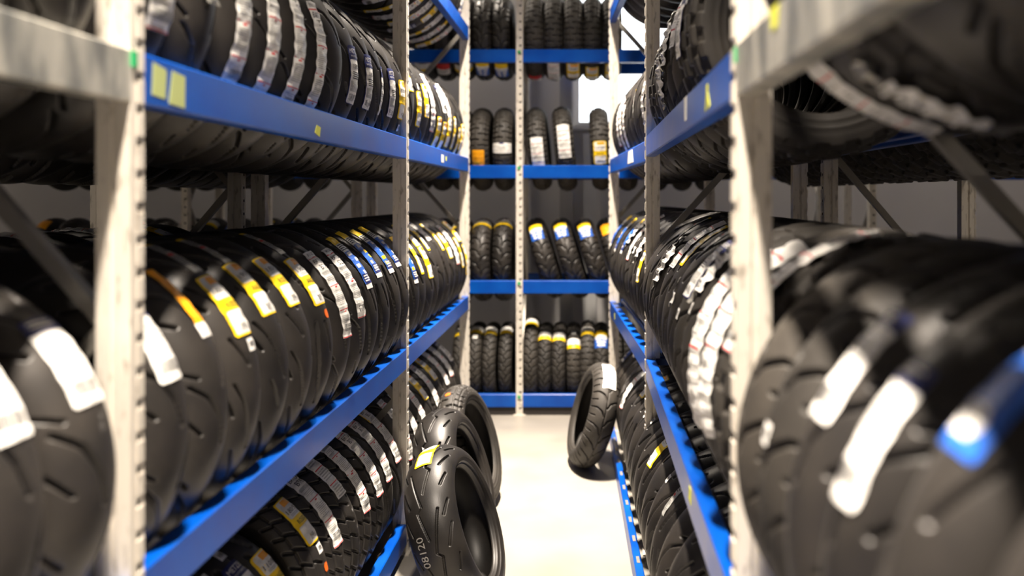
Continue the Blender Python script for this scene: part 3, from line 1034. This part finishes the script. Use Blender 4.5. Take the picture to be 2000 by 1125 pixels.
# ---------------- right rack
XRm = 0.625
WRM = 'past near post, right rack middle shelf'
rowR([1.52, 1.325, 1.145, 0.97, 0.80, 0.62], 1.22, XRm, ['road_wave', 'road_wave', 'sport_curve', 'sport_curve', 'sport_slash', 'sport_curve'],
     [[], [('square', 1, 14)], [('white_card', 0, 39)], [('white_card', 1, 31)], [('blue_card', 0, 51)], []], 'before near post, right rack middle shelf', GR)
rowR(Y1b, 1.22, XRm, ['enduro_knob', 'road_wave', 'road_wave', 'road_wave', 'road_wave', 'sport_slash', 'sport_dash', 'sport_slash', 'road_wave', 'sport_dash', 'sport_slash', 'sport_sweep'],
     [[('strip_red', 0, 52)], [('wide_strip', 0, 26)], [('wide_strip', 1, 20)], [('crumpled', 1, 42), ('square', 0, 22)], [('navy_card', 1, 40), ('square', 1, 15)],
      [('grey_strip', 0, 58), ('scraps', 0, 20)], [('yellow_strip', 0, 50)], [('white_strip', 1, 50)], [('crumpled', 0, 30)], [('grey_strip', 1, 60)], [], []], WRM, GR, 0.006)
fx = lambda y: RX - (y - R2 - PD) * math.tan(ang)
rowR(Y2b, 1.22, lambda y: fx(y) + 0.37 - 0.03, ['sport_slash', 'sport_sweep', 'sport_dash', 'road_wave', 'sport_sweep'],
     [[('yellow_card', 0, 18)], [('crumpled', 2, 34)], [('scraps', 1, 26)], [('strip_red', 1, 40)], [('crumpled', 0, 40)], [('blue_strip', 0, 36)], [], [('blue_strip', 1, 34)], [], [('blue_strip', 2, 36)]],
     'past middle post, right rack middle shelf', GR, face=PI - ang)
ZUR = UR + 0.19
XU = 0.643
rowR([1.50, 1.29, 1.08, 0.87], ZUR, XU, ['sport_curve', 'enduro_knob'], [[('white_strip', 0, -60)], [('crumpled', 1, -66)], [], []], 'before near post, right rack upper shelf', GR)
rowR([2.50, 2.72, 2.93, 3.14, 3.35, 3.56, 3.77, 3.98], ZUR, XU, ['enduro_knob', 'enduro_knob', 'road_wave', 'road_wave', 'sport_dash', 'sport_slash'],
     [[('navy_thin', 0, 26)], [('navy_card', 0, 8)], [('white_strip', 1, 22)], [('crumpled', 0, 10)], [('crumpled', 1, -4)], [], [], []],
     'past near post, right rack upper shelf', GR)
rowR(Y2b, ZUR - 0.02, lambda y: fx(y) + 0.367, ['sport_slash', 'road_wave', 'sport_dash', 'sport_sweep'],
     [[('strip_red', 2, 4)], [], [('grey_strip', 0, 6)], [], [], [('white_strip', 0, -6)], [('strip_red', 1, -2)], [('strip_red', 1, 4)], [], []],
     'past middle post, right rack upper shelf', GR, face=PI - ang)
rowR([4.9 + .2 * i for i in range(7)], 2.98 + 0.19, lambda y: fx(y) + 0.367, ['sport_slash', 'sport_dash'], [], 'past middle post, right rack top shelf', GR, face=PI - ang)
# bottom right, on the floor behind the guard rail
Ybr = [2.75 + 0.195 * i for i in range(17)]
rowR(Ybr[:7], 0.371, lambda y: gx(y) + 0.374, ['sport_slash', 'sport_curve', 'sport_sweep'],
     [[], [], [('grey_strip', 0, 40)], [('square', 0, 40)], [], [('yellow_card', 1, 42)], []], 'before middle post, right rack bottom shelf', GR)
rowR(Ybr[7:], 0.371, lambda y: gx(y) + 0.374, ['sport_slash', 'sport_curve', 'sport_sweep'],
     [[('square', 1, 44)], [('square', 0, 40)], [], [('yellow_card', 0, 55)], [], [('strip_red', 1, 40)], [], [], [('white_card', 0, 62)], [('blue_strip', 0, 55)]],
     'past middle post, right rack bottom shelf', GR)

# ---------------- tyres on the racks standing behind
GB = 'tyres on the rear racks'
rowL([3.0, 3.21, 3.42, 3.63, 3.84, 4.03], 1.165, -1.95, ['sport_slash', 'sport_dash'], [[('white_strip', 0, 70)], [], [('strip_red', 0, 75)], [], [('yellow_card', 0, 75)], []],
     'on rack behind left rack, middle shelf', GB)
rowL([1.85 + 0.23 * i for i in range(16)], 2.07, -1.95, ['sport_slash'], [], 'on rack behind left rack, upper shelf', GB)
rowR([1.85 + 0.2 * i for i in range(22)], UR + 0.15, 1.47, ['enduro_knob'], [], 'on rack behind right rack, upper shelf', GB)

# ---------------- end rack
GF = 'tyres on the end rack'
TY = FY + 0.345
def ft(px, level, proto, stickers, where, lean=0.0, s=246.0, scale=1.0, dz=0.0):
    p = PROTO[proto][1]
    z = [0.0, 1.02 + 0.1375, 1.893 + 0.1375, 2.77 + 0.1375][level]
    x = (px - VX) / s
    tyre(proto, (x, TY + jit(0.01), z + dz), -PI / 2 + jit(0.02), stickers, where, GF, lean=lean, drop=(level == 0), scale=scale)
LV = ['end rack bottom shelf', 'end rack second shelf', 'end rack third shelf', 'end rack top shelf']
def side_words(i, side):
    return ORD[i] + (' left of centre post, ' if side < 0 else ' right of centre post, ')
# bottom
for i, (px, st) in enumerate([(992, [('wrap', 0, 62)]), (963, [('wrap', 0, 62)]), (935, [('wrap', 0, 63), ('square', 0, 48)]), (906, [('wrap', 0, 58)])]):
    ft(px, 0, 'city_chevron', st, side_words(i, -1) + LV[0])
for i, (px, pr, st, sc) in enumerate([(1040, 'city_chevron', [('wrap', 0, 70)], 1.07), (1067, 'city_chevron', [('wrap', 0, 52)], 1), (1094, 'city_chevron', [('wrap', 0, 50)], 1),
                                      (1121, 'city_band', [('wrap', 0, 38), ('square', 0, 55)], 1), (1148, 'city_band', [('wrap', 0, 58)], 1.02), (1174, 'city_chevron', [('short_blue', 0, 46)], 1),
                                      (1201, 'city_band', [], 1), (1228, 'city_band', [], 1)]):
    ft(px, 0, pr, st, side_words(i, 1) + LV[0], scale=sc)
# second
for i, (px, st) in enumerate([(985, [('wrap', 0, 66)]), (945, [('wrap', 0, 66)]), (905, [('wrap', 0, 60)]), (866, [('white_card', 0, 60)]), (826, [])]):
    ft(px, 1, 'rain_wave', st, side_words(i, -1) + LV[1])
for i, (px, st) in enumerate([(1066, [('short_blue', 0, 44)]), (1115, [('short_blue', 1, 48)]), (1160, [('short_blue', 2, 48)]), (1203, [('amber_card', 0, 50)])]):
    ft(px, 1, 'rain_wave', st, side_words(i, 1) + LV[1], lean=0.30, dz=0.012)
for i, (px, st) in enumerate([(1252, []), (1300, []), (1345, []), (1424, [('red_card', 0, 68)]), (1466, [])]):
    ft(px, 1, 'rain_wave', st, side_words(i + 4, 1) + LV[1])
for i, (px, st) in enumerate([(612, []), (572, [('blue_strip', 0, 62)]), (532, [('short_blue', 0, 60)]), (470, [('short_blue', 1, 60)]), (420, [('wrap', 0, 66)]), (376, [('red_card', 0, 62)]), (318, []), (284, [('red_card', 1, 58)]), (150, []), (105, [('amber_card', 0, 60)])]):
    ft(px, 1, 'rain_wave', st, side_words(i + 5, -1) + LV[1])
# third
for i, (px, st) in enumerate([(986, [('cross_card', 0, -1)]), (943, [('amber_card', 0, -14)]), (904, []), (864, []), (824, [])]):
    ft(px, 2, 'scooter_band', st, side_words(i, -1) + LV[2])
for i, (px, st) in enumerate([(1054, [('white_strip', 0, -10)]), (1103, [('white_strip', 1, 8)]), (1172, [('yellow_card', 0, -8)])]):
    ft(px, 2, 'scooter_band', st, side_words(i, 1) + LV[2], lean=0.09 if i < 2 else 0.05, dz=0.004, scale=1.0 + 0.02 * (i == 1))
for i, px in enumerate((1226, 1285, 1332, 1378)):
    ft(px, 2, 'scooter_band', [], side_words(i + 3, 1) + LV[2])
for i in range(10):
    ft(620 - 55 * i, 2, 'scooter_band', [], side_words(i + 5, -1) + LV[2])
# top
for i, (px, st) in enumerate([(984, [('short_blue', 0, -58)]), (947, [('short_blue', 1, -55)]), (910, [('wrap', 0, -55)]), (873, [('red_card', 0, -55)]), (836, [('wrap', 0, -52)])]):
    ft(px, 3, 'rain_wave', st, side_words(i, -1) + LV[3])
for i, (px, st) in enumerate([(1046, [('red_card', 0, -80)]), (1083, [('white_strip', 0, -62)]), (1120, [('yellow_card', 0, -60)]), (1157, [('yellow_card', 1, -66)]), (1193, [('yellow_card', 2, -62)])]):
    ft(px, 3, 'scooter_band', st, side_words(i, 1) + LV[3])

# ---------------- tyres leaning in the aisle
GA = 'loose tyres leaning in the aisle'
def floor_tyre(px, s, proto, yaw, lean, stickers, lab, spin, scale=1.0, sq=1.0):
    y = F / s
    o = tyre(proto, ((px - VX) / s, y, 0.0), -PI / 2 + yaw, stickers, '', GA, lean=lean, spin=spin, scale=scale, sq=sq, drop=True)
    o['label'] = lab
floor_tyre(892, 482, 'sport_zig', -0.08, 0.35, [('yellow_strip', 0, 82), ('stamp', 0, 5)], 'nearest of three black sport tyres leaning on the left rack, zigzag grooves', 0.3, 0.90, 1.2)
floor_tyre(890, 412, 'sport_zig', -0.07, 0.31, [], 'middle one of three sport tyres leaning against the left rack', 1.1, 0.90, 1.2)
floor_tyre(918, 364, 'scooter_band', -0.14, 0.29, [('dot', 0, 70)], 'farthest of three tyres leaning on the left rack, dusty block tread', 0.2, 1.0)
floor_tyre(1158, 317, 'road_wave', 0.16, -0.28, [('white_strip', 0, 62)], 'single tyre with white label leaning on the right rack in the aisle', 0.6, 0.875)
